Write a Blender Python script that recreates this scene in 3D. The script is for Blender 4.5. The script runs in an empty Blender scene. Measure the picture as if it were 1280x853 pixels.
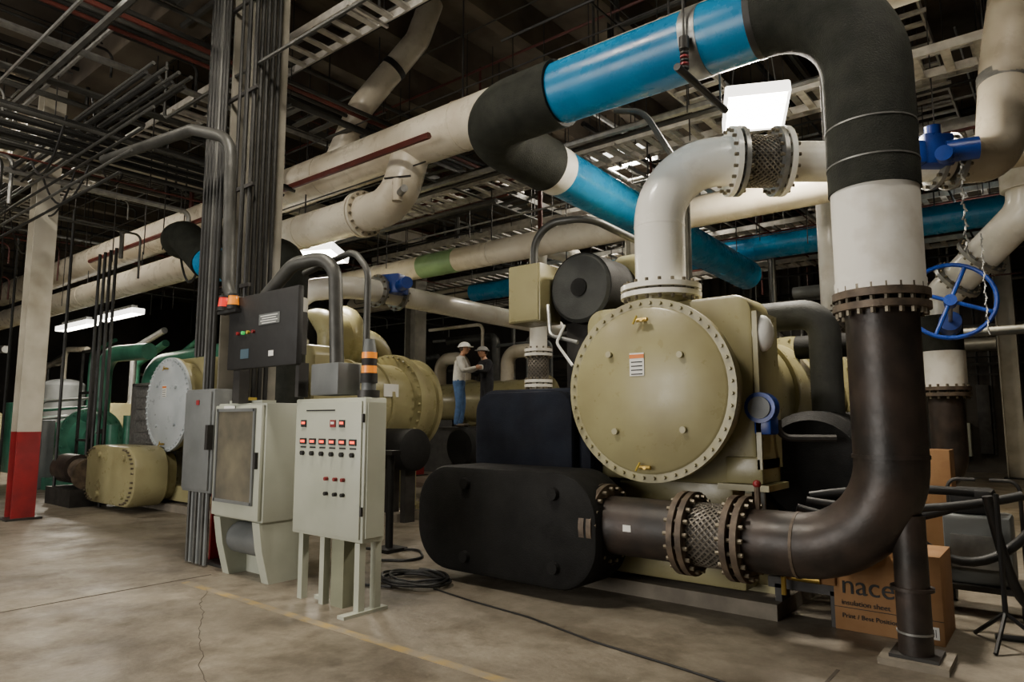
import bpy,bmesh,math,random
from mathutils import Vector,Matrix
random.seed(7)
V=Vector
pi=math.pi
# ---------------- materials ----------------
def mat(name,col,rough=.5,metal=0,col2=None,scale=3,detail=4,lo=.35,hi=.65,bump=0,bscale=60,emit=None,es=0,spec=None):
    m=bpy.data.materials.new(name);m.use_nodes=True
    nt=m.node_tree;b=nt.nodes['Principled BSDF']
    b.inputs['Base Color'].default_value=(*col,1)
    b.inputs['Roughness'].default_value=rough;b.inputs['Metallic'].default_value=metal
    if spec is not None: b.inputs['Specular IOR Level'].default_value=spec
    tc=nt.nodes.new('ShaderNodeTexCoord')
    if col2 is None: col2=tuple(c*.82 for c in col)
    n=nt.nodes.new('ShaderNodeTexNoise');n.inputs['Scale'].default_value=scale;n.inputs['Detail'].default_value=detail
    nt.links.new(tc.outputs['Object'],n.inputs['Vector'])
    r=nt.nodes.new('ShaderNodeValToRGB');r.color_ramp.elements[0].position=lo;r.color_ramp.elements[1].position=hi
    r.color_ramp.elements[0].color=(*col2,1);r.color_ramp.elements[1].color=(*col,1)
    nt.links.new(n.outputs['Fac'],r.inputs['Fac']);nt.links.new(r.outputs['Color'],b.inputs['Base Color'])
    mr=nt.nodes.new('ShaderNodeMapRange');mr.inputs['From Min'].default_value=.3;mr.inputs['From Max'].default_value=.7
    mr.inputs['To Min'].default_value=min(1,rough+.14);mr.inputs['To Max'].default_value=max(.08,rough-.08)
    n3=nt.nodes.new('ShaderNodeTexNoise');n3.inputs['Scale'].default_value=4.5;n3.inputs['Detail'].default_value=7;n3.inputs['Roughness'].default_value=.65
    nt.links.new(tc.outputs['Object'],n3.inputs['Vector']);nt.links.new(n3.outputs['Fac'],mr.inputs['Value']);nt.links.new(mr.outputs['Result'],b.inputs['Roughness'])
    if bump:
        n2=nt.nodes.new('ShaderNodeTexNoise');n2.inputs['Scale'].default_value=bscale;n2.inputs['Detail'].default_value=3
        nt.links.new(tc.outputs['Object'],n2.inputs['Vector'])
        bp=nt.nodes.new('ShaderNodeBump');bp.inputs['Strength'].default_value=bump;bp.inputs['Distance'].default_value=.01
        nt.links.new(n2.outputs['Fac'],bp.inputs['Height']);nt.links.new(bp.outputs['Normal'],b.inputs['Normal'])
    if emit:
        b.inputs['Emission Color'].default_value=(*emit,1);b.inputs['Emission Strength'].default_value=es
    return m
OLIVE=mat('olive_paint',(.33,.30,.155),.3,0,(.25,.22,.11),1.8,9,.30,.58)
CREAM=mat('cream_pipe_paint',(.72,.66,.53),.28,0,(.50,.43,.31),1.5,9,.28,.58)
WHITE=mat('white_pipe_paint',(.88,.86,.78),.2,0,(.72,.68,.58),2.2,9,.28,.52)
WJACK=mat('white_jacket',(.86,.84,.77),.45,0,(.68,.64,.55),5,8,.28,.52)
BLUE=mat('blue_jacket',(.006,.25,.50),.25,0,(.005,.18,.39),1.8,8)
BLUEG=mat('pale_grey_paint',(.50,.54,.56),.3,0,(.38,.42,.44),2,8)
BLKF=mat('black_foam_insulation',(.0075,.0075,.007),.75,0,(.0035,.0035,.0035),2.5,8,bump=.35,bscale=90,spec=.28)
BLKW=mat('black_wrap',(.024,.026,.019),.7,0,(.012,.014,.010),8,8,bump=.9,bscale=110,spec=.3)
NAVY=mat('dark_blanket',(.008,.011,.020),.85,0,(.004,.005,.010),3,bump=.4,bscale=120,spec=.25)
GINS=mat('grey_insulation',(.055,.058,.054),.65,0,(.036,.038,.036),4,8,bump=.3,bscale=50,spec=.3)
RUST=mat('rusty_steel',(.050,.034,.026),.42,.1,(.017,.014,.012),4,10,.36,.66,bump=.15,bscale=30)
RUSTF=mat('rusty_flange',(.15,.11,.075),.55,.2,(.06,.045,.033),9,6,bump=.2)
STEEL=mat('galvanized_steel',(.36,.36,.34),.42,.7,(.25,.25,.24),12)
TRAYM=mat('tray_galvanized',(.50,.48,.43),.45,.15,(.34,.32,.28),9)
DSTEEL=mat('dark_steel',(.045,.043,.04),.5,.4,(.028,.026,.025),6)
SLEEVE=mat('sleeve_steel',(.09,.08,.07),.5,.4,(.05,.045,.04),20)
BRAID=mat('braid_wire',(.22,.20,.17),.45,.5,(.14,.125,.10),30)
BOLT=mat('bolt_zinc',(.24,.21,.15),.4,.5,(.14,.115,.08),20)
CAB=mat('cabinet_grey_green',(.44,.46,.38),.38,0,(.35,.37,.295),1.6,8,.28,.55)
CABD=mat('cabinet_grey',(.16,.17,.17),.45,.1,(.12,.13,.13),3)
COND=mat('conduit_grey',(.08,.08,.073),.45,.4,(.05,.05,.045),6)
CONDD=mat('conduit_dark',(.020,.020,.018),.5,.3,(.012,.012,.011),6)
COLP=mat('column_paint',(.50,.47,.39),.5,0,(.32,.29,.22),2,8,.3,.6)
COLG=mat('column_grey_paint',(.24,.225,.185),.55,0,(.16,.15,.12),3,8)
RED=mat('red_paint',(.28,.018,.022),.45,0,(.18,.014,.016),4)
SPR=mat('sprinkler_pipe_red',(.11,.022,.014),.5,0,(.07,.014,.01),4)
GREEN=mat('machine_green',(.055,.20,.13),.35,0,(.03,.13,.085),3)
GREENP=mat('pipe_green_band',(.22,.38,.18),.4,0,(.18,.3,.14),3)
CARD=mat('cardboard',(.32,.175,.075),.8,0,(.26,.135,.055),4,bump=.1)
BRASS=mat('brass',(.55,.38,.10),.35,.8)
LABEL=mat('label_white',(.8,.8,.76),.5,0,(.75,.75,.7))
ORANGE=mat('label_orange',(.8,.22,.03),.5,0)
INK=mat('ink_black',(.010,.010,.010),.6)
YEL=mat('yellow_paint',(.5,.36,.04),.5)
CONC=mat('pad_concrete',(.25,.22,.17),.85,0,(.16,.14,.11),4,8,bump=.3)
CEIL=mat('ceiling_concrete',(.14,.115,.082),.9,0,(.075,.06,.045),1.5,8)
WALLM=mat('wall_block',(.075,.066,.054),.8,0,(.04,.035,.03),.8,6)
RUB=mat('black_rubber',(.010,.010,.010),.5)
GLASS=mat('door_glass',(.09,.085,.07),.12,0,(.19,.17,.12),2.5)
LED=mat('led_red',(.5,.02,.01),.4,emit=(1,.08,.03),es=3)
LEDG=mat('button_green',(.03,.35,.08),.4,emit=(.05,.8,.15),es=.5)
SCREEN=mat('panel_screen',(.05,.07,.08),.15,0,(.04,.05,.06),emit=(.15,.25,.3),es=.25)
LAMPE=mat('lamp_tube',(1,.95,.85),.4,emit=(1,.93,.8),es=70)
LAMPR=mat('lamp_reflector',(.8,.8,.78),.3,emit=(1,.95,.85),es=3.5)
BLUEV=mat('valve_blue',(.012,.055,.33),.3,0,(.008,.035,.22),5)
ROSE=mat('beacon_red',(.6,.02,.02),.25,emit=(1,.05,.03),es=.6)
AMB=mat('beacon_amber',(.8,.25,.02),.25,emit=(1,.3,.03),es=.4)
SHIRT=mat('work_shirt',(.55,.54,.50),.85,0,(.40,.39,.36),9)
JEAN=mat('denim',(.06,.12,.26),.9,0,(.035,.08,.18),12)
DCLOTH=mat('dark_workwear',(.018,.018,.022),.9,0,(.010,.010,.013),9)
SKIN=mat('skin',(.50,.27,.17),.55)
HAIR=mat('hair_dark',(.04,.025,.015),.7)
HAT=mat('hard_hat_white',(.85,.85,.8),.3)
HATG=mat('hard_hat_grey',(.30,.30,.29),.4)
BOOT=mat('boots',(.05,.035,.02),.6)
PANELM=mat('perforated_panel',(.34,.34,.33),.4,.4,(.16,.16,.16),25,2)

# ---------------- mesh builder ----------------
class B:
    def __init__(s,name): s.name=name;s.bm=bmesh.new();s.m=[]
    def mi(s,m):
        if m not in s.m:s.m.append(m)
        return s.m.index(m)
    def loft(s,rings,m,c0=True,c1=True,closed=False):
        i=s.mi(m);vr=[[s.bm.verts.new(p) for p in r] for r in rings]
        n=len(vr[0]);L=len(vr)
        for a in range(L if closed else L-1):
            A=vr[a];Bq=vr[(a+1)%L]
            for k in range(n):
                f=s.bm.faces.new((A[k],A[(k+1)%n],Bq[(k+1)%n],Bq[k]));f.material_index=i;f.smooth=True
        if not closed:
            if c0: f=s.bm.faces.new(vr[0][::-1]);f.material_index=i;f.smooth=True
            if c1: f=s.bm.faces.new(vr[-1]);f.material_index=i;f.smooth=True
    def tube(s,pts,r,m,seg=12,c=True,closed=False):
        pts=[V(p) for p in pts];n=len(pts)
        rs=r if isinstance(r,(list,tuple)) else [r]*n
        T=[]
        for i in range(n):
            if closed: t=pts[(i+1)%n]-pts[i-1]
            elif i==0:t=pts[1]-pts[0]
            elif i==n-1:t=pts[-1]-pts[-2]
            else:t=(pts[i+1]-pts[i]).normalized()+(pts[i]-pts[i-1]).normalized()
            T.append(t.normalized())
        u=T[0].orthogonal().normalized()
        if abs(T[0].z)<.9: u=T[0].cross(V((0,0,1))).normalized()
        rings=[]
        for i in range(n):
            u=(u-T[i]*u.dot(T[i]));u.normalize();w=T[i].cross(u)
            rings.append([pts[i]+(u*math.cos(2*pi*k/seg)+w*math.sin(2*pi*k/seg))*rs[i] for k in range(seg)])
        s.loft(rings,m,c,c,closed)
    def cyl(s,a,b,r,m,r2=None,seg=24): s.tube([a,b],[r,r if r2 is None else r2],m,seg)
    def box(s,c,sz,m,rz=0,bev=0,M=None):
        i=s.mi(m)
        mt=Matrix.Translation(V(c))@Matrix.Rotation(rz,4,'Z')
        if M is not None: mt=Matrix.Translation(V(c))@M
        vs=[s.bm.verts.new(mt@V((x*sz[0]/2,y*sz[1]/2,z*sz[2]/2))) for x in(-1,1) for y in(-1,1) for z in(-1,1)]
        F=[(0,1,3,2),(4,6,7,5),(0,4,5,1),(2,3,7,6),(0,2,6,4),(1,5,7,3)]
        fs=[s.bm.faces.new([vs[k] for k in f]) for f in F]
        for f in fs:f.material_index=i;f.smooth=True
        if bev:
            es=list({e for f in fs for e in f.edges})
            r=bmesh.ops.bevel(s.bm,geom=es,offset=bev,segments=2,affect='EDGES',profile=.5)
            for f in r['faces']: f.material_index=i;f.smooth=True
    def bb(s,x0,x1,y0,y1,z0,z1,m,bev=0): s.box(((x0+x1)/2,(y0+y1)/2,(z0+z1)/2),(abs(x1-x0),abs(y1-y0),abs(z1-z0)),m,0,bev)
    def ball(s,c,r,m,sc=(1,1,1),n=10):
        c=V(c);rings=[]
        for a in range(n+1):
            t=-pi/2+pi*(a+.02 if a==0 else a-.02 if a==n else a)/n
            rings.append([c+V((math.cos(t)*math.cos(2*pi*k/(n*2))*sc[0],math.cos(t)*math.sin(2*pi*k/(n*2))*sc[1],math.sin(t)*sc[2]))*r for k in range(n*2)])
        s.loft(rings,m)
    def ringbolts(s,c,d,R,n,br,h,m):
        c=V(c);d=V(d).normalized();u=d.orthogonal().normalized();w=d.cross(u)
        for k in range(n):
            a=2*pi*(k+.5)/n
            p=c+(u*math.cos(a)+w*math.sin(a))*R
            s.tube([p-d*h/2,p+d*h/2],br,m,6)
    def flange(s,c,d,R,t,m,n=16,bm=None,Rb=None):
        c=V(c);d=V(d).normalized()
        s.tube([c-d*t/2,c+d*t/2],R,m,40)
        s.ringbolts(c,d,Rb or R*.89,n,.017,t+.07,bm or BOLT)
    def bellows(s,a,b,r,n=30,wr=.0085):
        a=V(a);b=V(b);d=(b-a);L=d.length;d.normalize();u=d.orthogonal().normalized();w=d.cross(u)
        s.tube([a,b],r*.985,SLEEVE,28)
        for sg in(-1,1):
            for k in range(n):
                pts=[]
                for j in range(9):
                    t=j/8;an=2*pi*k/n+sg*t*L/r*1.0
                    pts.append(a+d*L*t+(u*math.cos(an)+w*math.sin(an))*r)
                s.tube(pts,wr,BRAID,4)
    def done(s,sharp=38,parent=None):
        me=bpy.data.meshes.new(s.name)
        bmesh.ops.recalc_face_normals(s.bm,faces=s.bm.faces)
        s.bm.to_mesh(me);s.bm.free()
        for m in s.m: me.materials.append(m)
        me.set_sharp_from_angle(angle=math.radians(sharp))
        o=bpy.data.objects.new(s.name,me);bpy.context.scene.collection.objects.link(o)
        if not parent:
            xs=[v.co for v in me.vertices]
            c=V(((min(v.x for v in xs)+max(v.x for v in xs))/2,(min(v.y for v in xs)+max(v.y for v in xs))/2,min(v.z for v in xs)))
            me.transform(Matrix.Translation(-c));o.location=c
        if parent:o.parent=parent
        return o
def route(pts,R,n=10):
    q=[V(p) for p in pts];pts=[q[0]]
    for p in q[1:]:
        if (p-pts[-1]).length>1e-4: pts.append(p)
    out=[pts[0]]
    for i in range(1,len(pts)-1):
        a=(pts[i]-pts[i-1]);b=(pts[i+1]-pts[i]);la,lb=a.length,b.length;a.normalize();b.normalize()
        th=a.angle(b)
        if th<.02: out.append(pts[i]);continue
        d=min(R*math.tan(th/2),la*.5 if i>1 else la*.98,lb*.5 if i<len(pts)-2 else lb*.98);r=d/math.tan(th/2)
        p0=pts[i]-a*d;nrm=(b-a*b.dot(a)).normalized();c=p0+nrm*r
        for k in range(n+1):
            t=th*k/n;out.append(c-nrm*r*math.cos(t)+a*r*math.sin(t))
    out.append(pts[-1]);return out
def rrect(w,h,r,n=8):
    o=[];
    for cx,cy,a0 in((w/2-r,h/2-r,0),(-w/2+r,h/2-r,pi/2),(-w/2+r,-h/2+r,pi),(w/2-r,-h/2+r,3*pi/2)):
        for k in range(n+1):
            a=a0+pi/2*k/n;o.append((cx+r*math.cos(a),cy+r*math.sin(a)))
    return o
def slab(b,c,w,h,r,y0,y1,m,e=.04,n=8):
    R=[]
    for y,ins in((y0,e),(y0+e*.3,e*.3),(y0+e,0),(y1-e,0),(y1,e)):
        R.append([V((c[0]+px,y,c[1]+pz)) for px,pz in rrect(w-2*ins,h-2*ins,max(r-ins,.01),n)])
    b.loft(R,m)
def sag(a,c,d,n=14): 
    a=V(a);c=V(c);return [a.lerp(c,t/n)-V((0,0,4*d*(t/n)*(1-t/n))) for t in range(n+1)]

# ---------------- room ----------------
X0,X1,Y0,Y1,ZC=-36,5,-7,24,8.2
fm=bpy.data.materials.new('floor_concrete');fm.use_nodes=True
nt=fm.node_tree;bs=nt.nodes['Principled BSDF'];tc=nt.nodes.new('ShaderNodeTexCoord')
def noise(sc,det,ro=.5):
    n=nt.nodes.new('ShaderNodeTexNoise');n.inputs['Scale'].default_value=sc;n.inputs['Detail'].default_value=det;n.inputs['Roughness'].default_value=ro
    nt.links.new(tc.outputs['Object'],n.inputs['Vector']);return n
def ramp(n,a,b,ca,cb):
    r=nt.nodes.new('ShaderNodeValToRGB');r.color_ramp.elements[0].position=a;r.color_ramp.elements[1].position=b
    r.color_ramp.elements[0].color=(*ca,1);r.color_ramp.elements[1].color=(*cb,1);nt.links.new(n.outputs['Fac'],r.inputs['Fac']);return r
r1=ramp(noise(.6,9,.66),.36,.64,(.165,.142,.108),(.30,.265,.205))
r2=ramp(noise(9,8,.75),.32,.66,(.66,.64,.62),(1,1,1))
r3=ramp(noise(1.5,8,.7),.36,.49,(.52,.49,.45),(1,1,1))
mx=nt.nodes.new('ShaderNodeMixRGB');mx.blend_type='MULTIPLY';mx.inputs[0].default_value=1
mx2=nt.nodes.new('ShaderNodeMixRGB');mx2.blend_type='MULTIPLY';mx2.inputs[0].default_value=.8
nt.links.new(r1.outputs[0],mx.inputs[1]);nt.links.new(r2.outputs[0],mx.inputs[2])
nt.links.new(mx.outputs[0],mx2.inputs[1]);nt.links.new(r3.outputs[0],mx2.inputs[2]);nt.links.new(mx2.outputs[0],bs.inputs['Base Color'])
r4=ramp(noise(2.2,6),.3,.7,(.34,.34,.34),(.68,.68,.68));nt.links.new(r4.outputs[0],bs.inputs['Roughness'])
bp=nt.nodes.new('ShaderNodeBump');bp.inputs['Strength'].default_value=.25;bp.inputs['Distance'].default_value=.01
nt.links.new(noise(25,6).outputs['Fac'],bp.inputs['Height']);nt.links.new(bp.outputs['Normal'],bs.inputs['Normal'])
def solid(name,x0,x1,y0,y1,z0,z1,m):
    b=B(name);b.bb(x0,x1,y0,y1,z0,z1,m);return b.done()
solid('floor',X0,X1,Y0,Y1,-.2,0,fm)
solid('ceiling',X0,X1,Y0,Y1,ZC,ZC+.2,CEIL)
solid('wall_back',X0,X1,Y1,Y1+.3,0,ZC,WALLM)
solid('wall_left',X0-.3,X0,Y0,Y1,0,ZC,WALLM)
solid('wall_right',X1,X1+.3,Y0,Y1,0,ZC,WALLM)
b=B('wall_front');b.bb(X0,-11,Y0-.3,Y0,0,ZC,WALLM);b.bb(-3,X1,Y0-.3,Y0,0,ZC,WALLM);b.bb(-11,-3,Y0-.3,Y0,5,ZC,WALLM);b.done()
b=B('ceiling_beams')
x=X0+1
while x<X1:
    b.bb(x,x+.22,Y0,Y1,ZC-.7,ZC-.01,CEIL);x+=1.5
for y in(4.0,13,22): b.bb(X0,X1,y-.3,y+.3,ZC-1.35,ZC-.72,CEIL)
b.done()
b=B('floor_joint')
JN=mat('joint_dark',(.07,.057,.042),.9)
b.bb(-6.62,-6.60,Y0,3.5,.0005,.002,JN);b.bb(X0,-7.2,1.1,1.12,.0005,.002,JN);b.bb(-12.4,-12.38,Y0,6,.0005,.002,JN)
b.bb(-1.2,-1.18,Y0,4.6,.0005,.002,JN)
pts=[];N=40
yy=0
for k in range(N+1):
    t=k/N;yy+=random.uniform(-.02,.02);pts.append(V((-6.1+2.6*t+random.uniform(-.015,.015),3.2-1.3*t+yy,.0003)))
for a,c in zip(pts,pts[1:]): b.tube([a,c],.0025,JN,4)
b.done()
YF=mat('faded_yellow',(.33,.235,.085),.7,0,(.23,.195,.14),5,8,.45,.62)
solid('floor_marking',-6.5,-1.2,3.15,3.23,.0005,.002,YF)

# ---------------- chillers ----------------
def chiller(name,ox,water=BLKF,evap=NAVY,full=True,yend=9.3,wb=-1.21,disc=None,hasevap=True,comp=True):
    b=B(name);D=disc or OLIVE
    zc=1.76
    b.tube([(ox,5.30,zc),(ox,5.345,zc)],.79,D,64)
    b.tube([(ox,5.285,zc),(ox,5.30,zc)],[.70,.72],D,64)
    b.ringbolts((ox,5.31,zc),(0,1,0),.752,48,.016,.07,D)
    b.tube([(ox,5.346,zc),(ox,5.40,zc)],.785,OLIVE,64)
    b.tube([(ox,5.40,zc),(ox,6.0,zc)],.72,OLIVE,48)
    for dx,dz in((-.35,.32),(.33,.28),(-.3,-.36),(.34,-.34)): b.tube([(ox+dx,5.25,zc+dz),(ox+dx,5.29,zc+dz)],.028,D,10)
    for dz in(.6,-.66):
        b.tube([(ox-.05,5.24,zc+dz),(ox+.05,5.24,zc+dz)],.018,BRASS,8);b.tube([(ox,5.29,zc+dz),(ox,5.22,zc+dz)],.016,BRASS,8)
        b.tube([(ox-.05,5.24,zc+dz+.04),(ox-.09,5.24,zc+dz-.03)],.009,YEL,6)
    b.box((ox-.08,5.28,zc+.22),(.14,.006,.20),LABEL);b.box((ox-.08,5.276,zc+.29),(.14,.004,.035),ORANGE)
    for k in range(4): b.box((ox-.08,5.276,zc+.24-.035*k),(.11,.003,.010),INK)
    slab(b,(ox,zc+.0),1.62,1.60,.16,5.62,6.08,OLIVE,.03)
    b.bb(ox+.55,ox+.86,5.6,6.05,.98,1.2,OLIVE,.02);b.bb(ox+.5,ox+.92,5.55,6.05,.93,.98,OLIVE)
    b.box((ox+.84,5.85,1.75),(.04,.5,1.3),OLIVE)
    b.tube([(ox,6.08,zc),(ox,6.2,zc)],.86,OLIVE,56);b.ringbolts((ox,6.14,zc),(0,1,0),.80,40,.018,.2,OLIVE)
    b.tube([(ox,6.2,zc),(ox,yend,zc)],.66,OLIVE,48)
    for f in(.33,.67): y=6.2+(yend-6.2)*f;b.tube([(ox,y,zc),(ox,y+.06,zc)],.70,OLIVE,48)
    b.tube([(ox,yend,zc),(ox,yend+.15,zc)],.84,OLIVE,48);b.tube([(ox,yend+.15,zc),(ox,yend+.45,zc)],.72,OLIVE,48)
    b.tube([(ox,yend+.45,zc),(ox,yend+.53,zc)],.79,OLIVE,48);b.ringbolts((ox,yend+.07,zc),(0,1,0),.8,36,.018,.24,OLIVE)
    b.box((ox+.67,yend-.5,zc+.2),(.01,.3,.2),LABEL)
    for y in(5.75,yend-.1):
        b.bb(ox-.55,ox+.55,y,y+.28,.16,1.2,OLIVE,.02)
        b.bb(ox-1.9,ox+.9,y-.05,y+.33,.12,.18,OLIVE)
    b.bb(ox-.7,ox+.75,5.45,5.75,.16,.42,OLIVE,.03)
    if hasevap:
        ex=ox-1.38
        slab(b,(ex,1.06),1.46,1.5,.24,5.42,yend,evap,.06)
        slab(b,(ex,1.3),1.2,.96,.2,5.30,5.44,evap,.04)
        for y in(5.6,yend-.5): b.bb(ex-.5,ex+.5,y,y+.25,.12,.5,OLIVE,.01)
    if water is not None:
        cx=ox+wb
        slab(b,(cx,.585),2.06,.97,.40,4.74,5.30,water,.05,10)
        slab(b,(cx,.585),1.8,.8,.3,5.28,5.46,OLIVE if water is OLIVE else evap,.01)
        for dx,dz in((-.38,.33),(-.38,-.33),(.62,.30),(.62,-.30)):
            b.tube([(cx+dx,4.70,.585+dz),(cx+dx,4.76,.585+dz)],[.05,.06],water,14)
        if water is OLIVE:
            for px,pz in rrect(1.94,.86,.36,7): b.tube([(cx+px,4.70,.585+pz),(cx+px,4.76,.585+pz)],.018,BOLT,6)
    mx_=ox-1.22
    if comp:
        b.tube([(mx_,6.12,2.93),(mx_,6.15,2.93)],[.35,.38],GINS,40);b.tube([(mx_,6.15,2.93),(mx_,6.95,2.93)],.39,BLKF,40)
        b.tube([(mx_,6.10,2.93),(mx_,6.12,2.93)],.10,BLKF,16)
        b.tube([(mx_,6.95,2.93),(mx_,7.05,2.93)],.46,OLIVE,40);b.ringbolts((mx_,7.0,2.93),(0,1,0),.43,20,.018,.16,OLIVE)
        b.tube([(mx_,7.05,2.93),(mx_,7.5,2.93)],[.42,.52],OLIVE,40);b.tube([(mx_,7.5,2.93),(mx_,7.9,2.93)],[.52,.42],OLIVE,40)
        vol=[(mx_+.45*math.cos(a),7.6,2.93+.45*math.sin(a)) for a in [k*pi/9 for k in range(-4,14)]]
        b.tube(vol,[.13+.006*k for k in range(len(vol))],OLIVE,18)
        b.tube(route([(mx_,7.9,2.93),(mx_,8.5,2.93),(mx_,8.5,1.6)],.42),.26,OLIVE,24)
        b.tube(route([(mx_+.1,6.9,3.2),(ox-.62,6.9,3.2),(ox-.62,6.9,2.0)],.35),.2,OLIVE,24)
        b.tube([(mx_-.1,6.5,2.56),(mx_-.1,6.5,1.7)],.05,DSTEEL,8);b.bb(mx_-.3,mx_+.3,6.3,6.9,1.75,2.58,DSTEEL,.02)
        b.bb(ox-2.07,ox-1.62,5.95,6.35,2.58,3.24,OLIVE,.015);b.bb(ox-2.05,ox-1.64,5.935,5.95,2.6,3.22,OLIVE)
        b.tube(route([(ox-1.85,6.15,3.24),(ox-1.85,6.15,3.75),(ox-1.2,6.3,3.75),(ox-1.0,7,3.6)],.35),.045,COND,10)
        b.tube(route([(ox-1.55,6.0,2.75),(ox-1.45,5.9,2.4),(ox-1.1,5.9,2.3)],.1),.022,STEEL,8)
        b.tube(route([(ox-1.3,5.95,2.5),(ox-1.3,5.8,2.3),(ox-1.1,5.8,2.05)],.1),.015,LABEL,8)
    if full:
        dx=ox+1.05
        b.tube([(dx,6.25,1.08),(dx,6.35,1.08)],[.42,.50],BLKF,40);b.tube([(dx,6.35,1.08),(dx,8.7,1.08)],.50,BLKF,40)
        for y in(6.8,8.2): b.bb(dx-.25,dx+.25,y,y+.15,.12,.75,DSTEEL)
        b.tube(route([(ox+.05,6.9,2.52),(dx,6.9,2.52),(dx,6.9,1.45)],.22),.145,GINS,22)
        b.tube(route([(ox+.5,7.9,2.3),(dx+.3,7.9,2.3),(dx+.3,7.9,1.3)],.2),.13,BLKF,18)
        b.tube([(ox+.86,5.58,1.60),(ox+.86,5.70,1.60)],.125,BLUEV,20);b.tube([(ox+.86,5.56,1.60),(ox+.86,5.58,1.60)],.09,CABD,20)
        b.bb(ox+.80,ox+.94,5.6,5.8,1.38,1.53,BLUEV,.02)
        b.ball((ox+.86,5.72,2.22),.12,LABEL,(.8,.9,1.3),8)
        b.tube([(ox+.82,5.7,1.2),(ox+.82,5.7,.5)],.02,STEEL,8)
        b.tube(route([(ox+.9,5.9,1.5),(ox+.9,5.9,1.35),(ox+1.3,6.1,1.35)],.1),.03,DSTEEL,8)
    return b.done()
chiller('water_chiller',-2.80)
chiller('water_chiller.001',-8.9,None,NAVY,False,7.65,comp=True)
chiller('water_chiller.002',-11.75,OLIVE,OLIVE,False,9.0,wb=-.75,disc=BLUEG,hasevap=False,comp=False)
solid('equipment_pad',-5.2,-1.8,5.38,10.3,0,.12,CONC)
solid('equipment_pad.001',-14.6,-7.8,5.38,9.8,0,.12,CONC)

# ---------------- inlet pipe & riser of near chiller ----------------
RX,RY=-.92,5.06
b=B('insulated_riser_pipe')
z=.635
b.flange((-3.12,RY,z),(1,0,0),.33,.05,RUSTF,18);b.flange((-3.05,RY,z),(1,0,0),.33,.045,RUSTF,18)
b.cyl((-3.15,RY,z),(-2.35,RY,z),.235,RUST)
b.box((-2.75,RY-.237,z+.02),(.07,.004,.05),LABEL)
b.flange((-2.36,RY,z),(1,0,0),.315,.045,RUSTF,18);b.flange((-2.29,RY,z),(1,0,0),.315,.045,RUSTF,18)
b.bellows((-2.27,RY,z),(-1.97,RY,z),.23)
b.flange((-1.96,RY,z),(1,0,0),.31,.045,RUSTF,18);b.flange((-1.88,RY,z),(1,0,0),.31,.045,RUSTF,18)
b.tube(route([(-1.88,RY,z),(RX,RY,z),(RX,RY,2.28)],.60,16),.222,RUST,36)
b.tube([(-1.53,RY,z),(-1.51,RY,z)],.227,RUSTF,36)
b.tube([(RX,RY,1.25),(RX,RY,1.275)],.229,RUST,36)
b.tube([(-1.8,RY-.0,z+.2),(-1.8,RY,z+.38)],.022,RUSTF,8);b.ball((-1.8,RY,z+.40),.03,RED)
b.flange((RX,RY,2.24),(0,0,1),.295,.045,RUSTF,20);b.flange((RX,RY,2.32),(0,0,1),.295,.05,RUSTF,20)
b.cyl((RX,RY,2.35),(RX,RY,3.04),.272,WJACK,seg=40)
b.tube([(RX,RY,2.35),(RX,RY,2.42)],.277,WJACK,40)
zt=4.57
rt=route([(RX,RY,3.04),(RX,RY,zt),(-1.66,RY,zt)],.68,16)
b.tube(rt,.285,BLKW,40)
for zz in(3.22,3.48): b.tube([(RX,RY,zz),(RX,RY,zz+.010)],.289,STEEL,40)
b.cyl((-1.66,RY,zt),(-3.5,RY,zt),.282,BLUE,seg=40)
b.tube([(-1.62,RY,zt),(-1.67,RY,zt)],.287,DSTEEL,40)
b.tube([(-2.05,RY,zt),(-2.19,RY,zt)],.287,STEEL,40)
for yy in(RY-.31,RY+.4): b.tube([(-2.12,yy,zt-.42),(-2.12,yy,ZC-.7)],.010,DSTEEL,6)
b.tube([(-2.12,RY-.45,zt-.40),(-2.12,RY+.5,zt-.40)],.03,DSTEEL,8)
for k in range(5): b.tube([(-2.12,RY-.31,zt-.36+.03*k),(-2.12,RY-.31,zt-.345+.03*k)],.035,RED if k%2 else DSTEEL,10)
b.cyl((-2.12,RY-.31,zt-.2),(-2.12,RY-.31,zt-.1),.04,DSTEEL,seg=12)
XB=-4.62
rt=route([(-3.5,RY,zt),(XB,RY,zt),(XB,6.35,zt-.05)],.62,16)
b.tube(rt,.315,BLKW,40)
b.cyl((XB,6.35,zt-.05),(XB,6.6,zt-.06),.295,WJACK,seg=36)
b.cyl((XB,6.6,zt-.06),(XB,12.9,4.28),.285,BLUE,seg=36)
# support leg running up into the back of the elbow
b.cyl((-.84,RY-.02,0.03),(-.84,RY-.02,.9),.098,RUST,seg=24);b.cyl((-.84,RY-.02,.44),(-.84,RY-.02,.46),.125,RUST)
b.box((-.84,RY,.02),(.38,.38,.04),CONC);b.box((-.84,RY,.05),(.27,.27,.02),DSTEEL)
b.tube([(-.84,RY-.02,.18),(-.84,RY-.02,.192)],.104,STEEL,24)
b.done()

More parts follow.
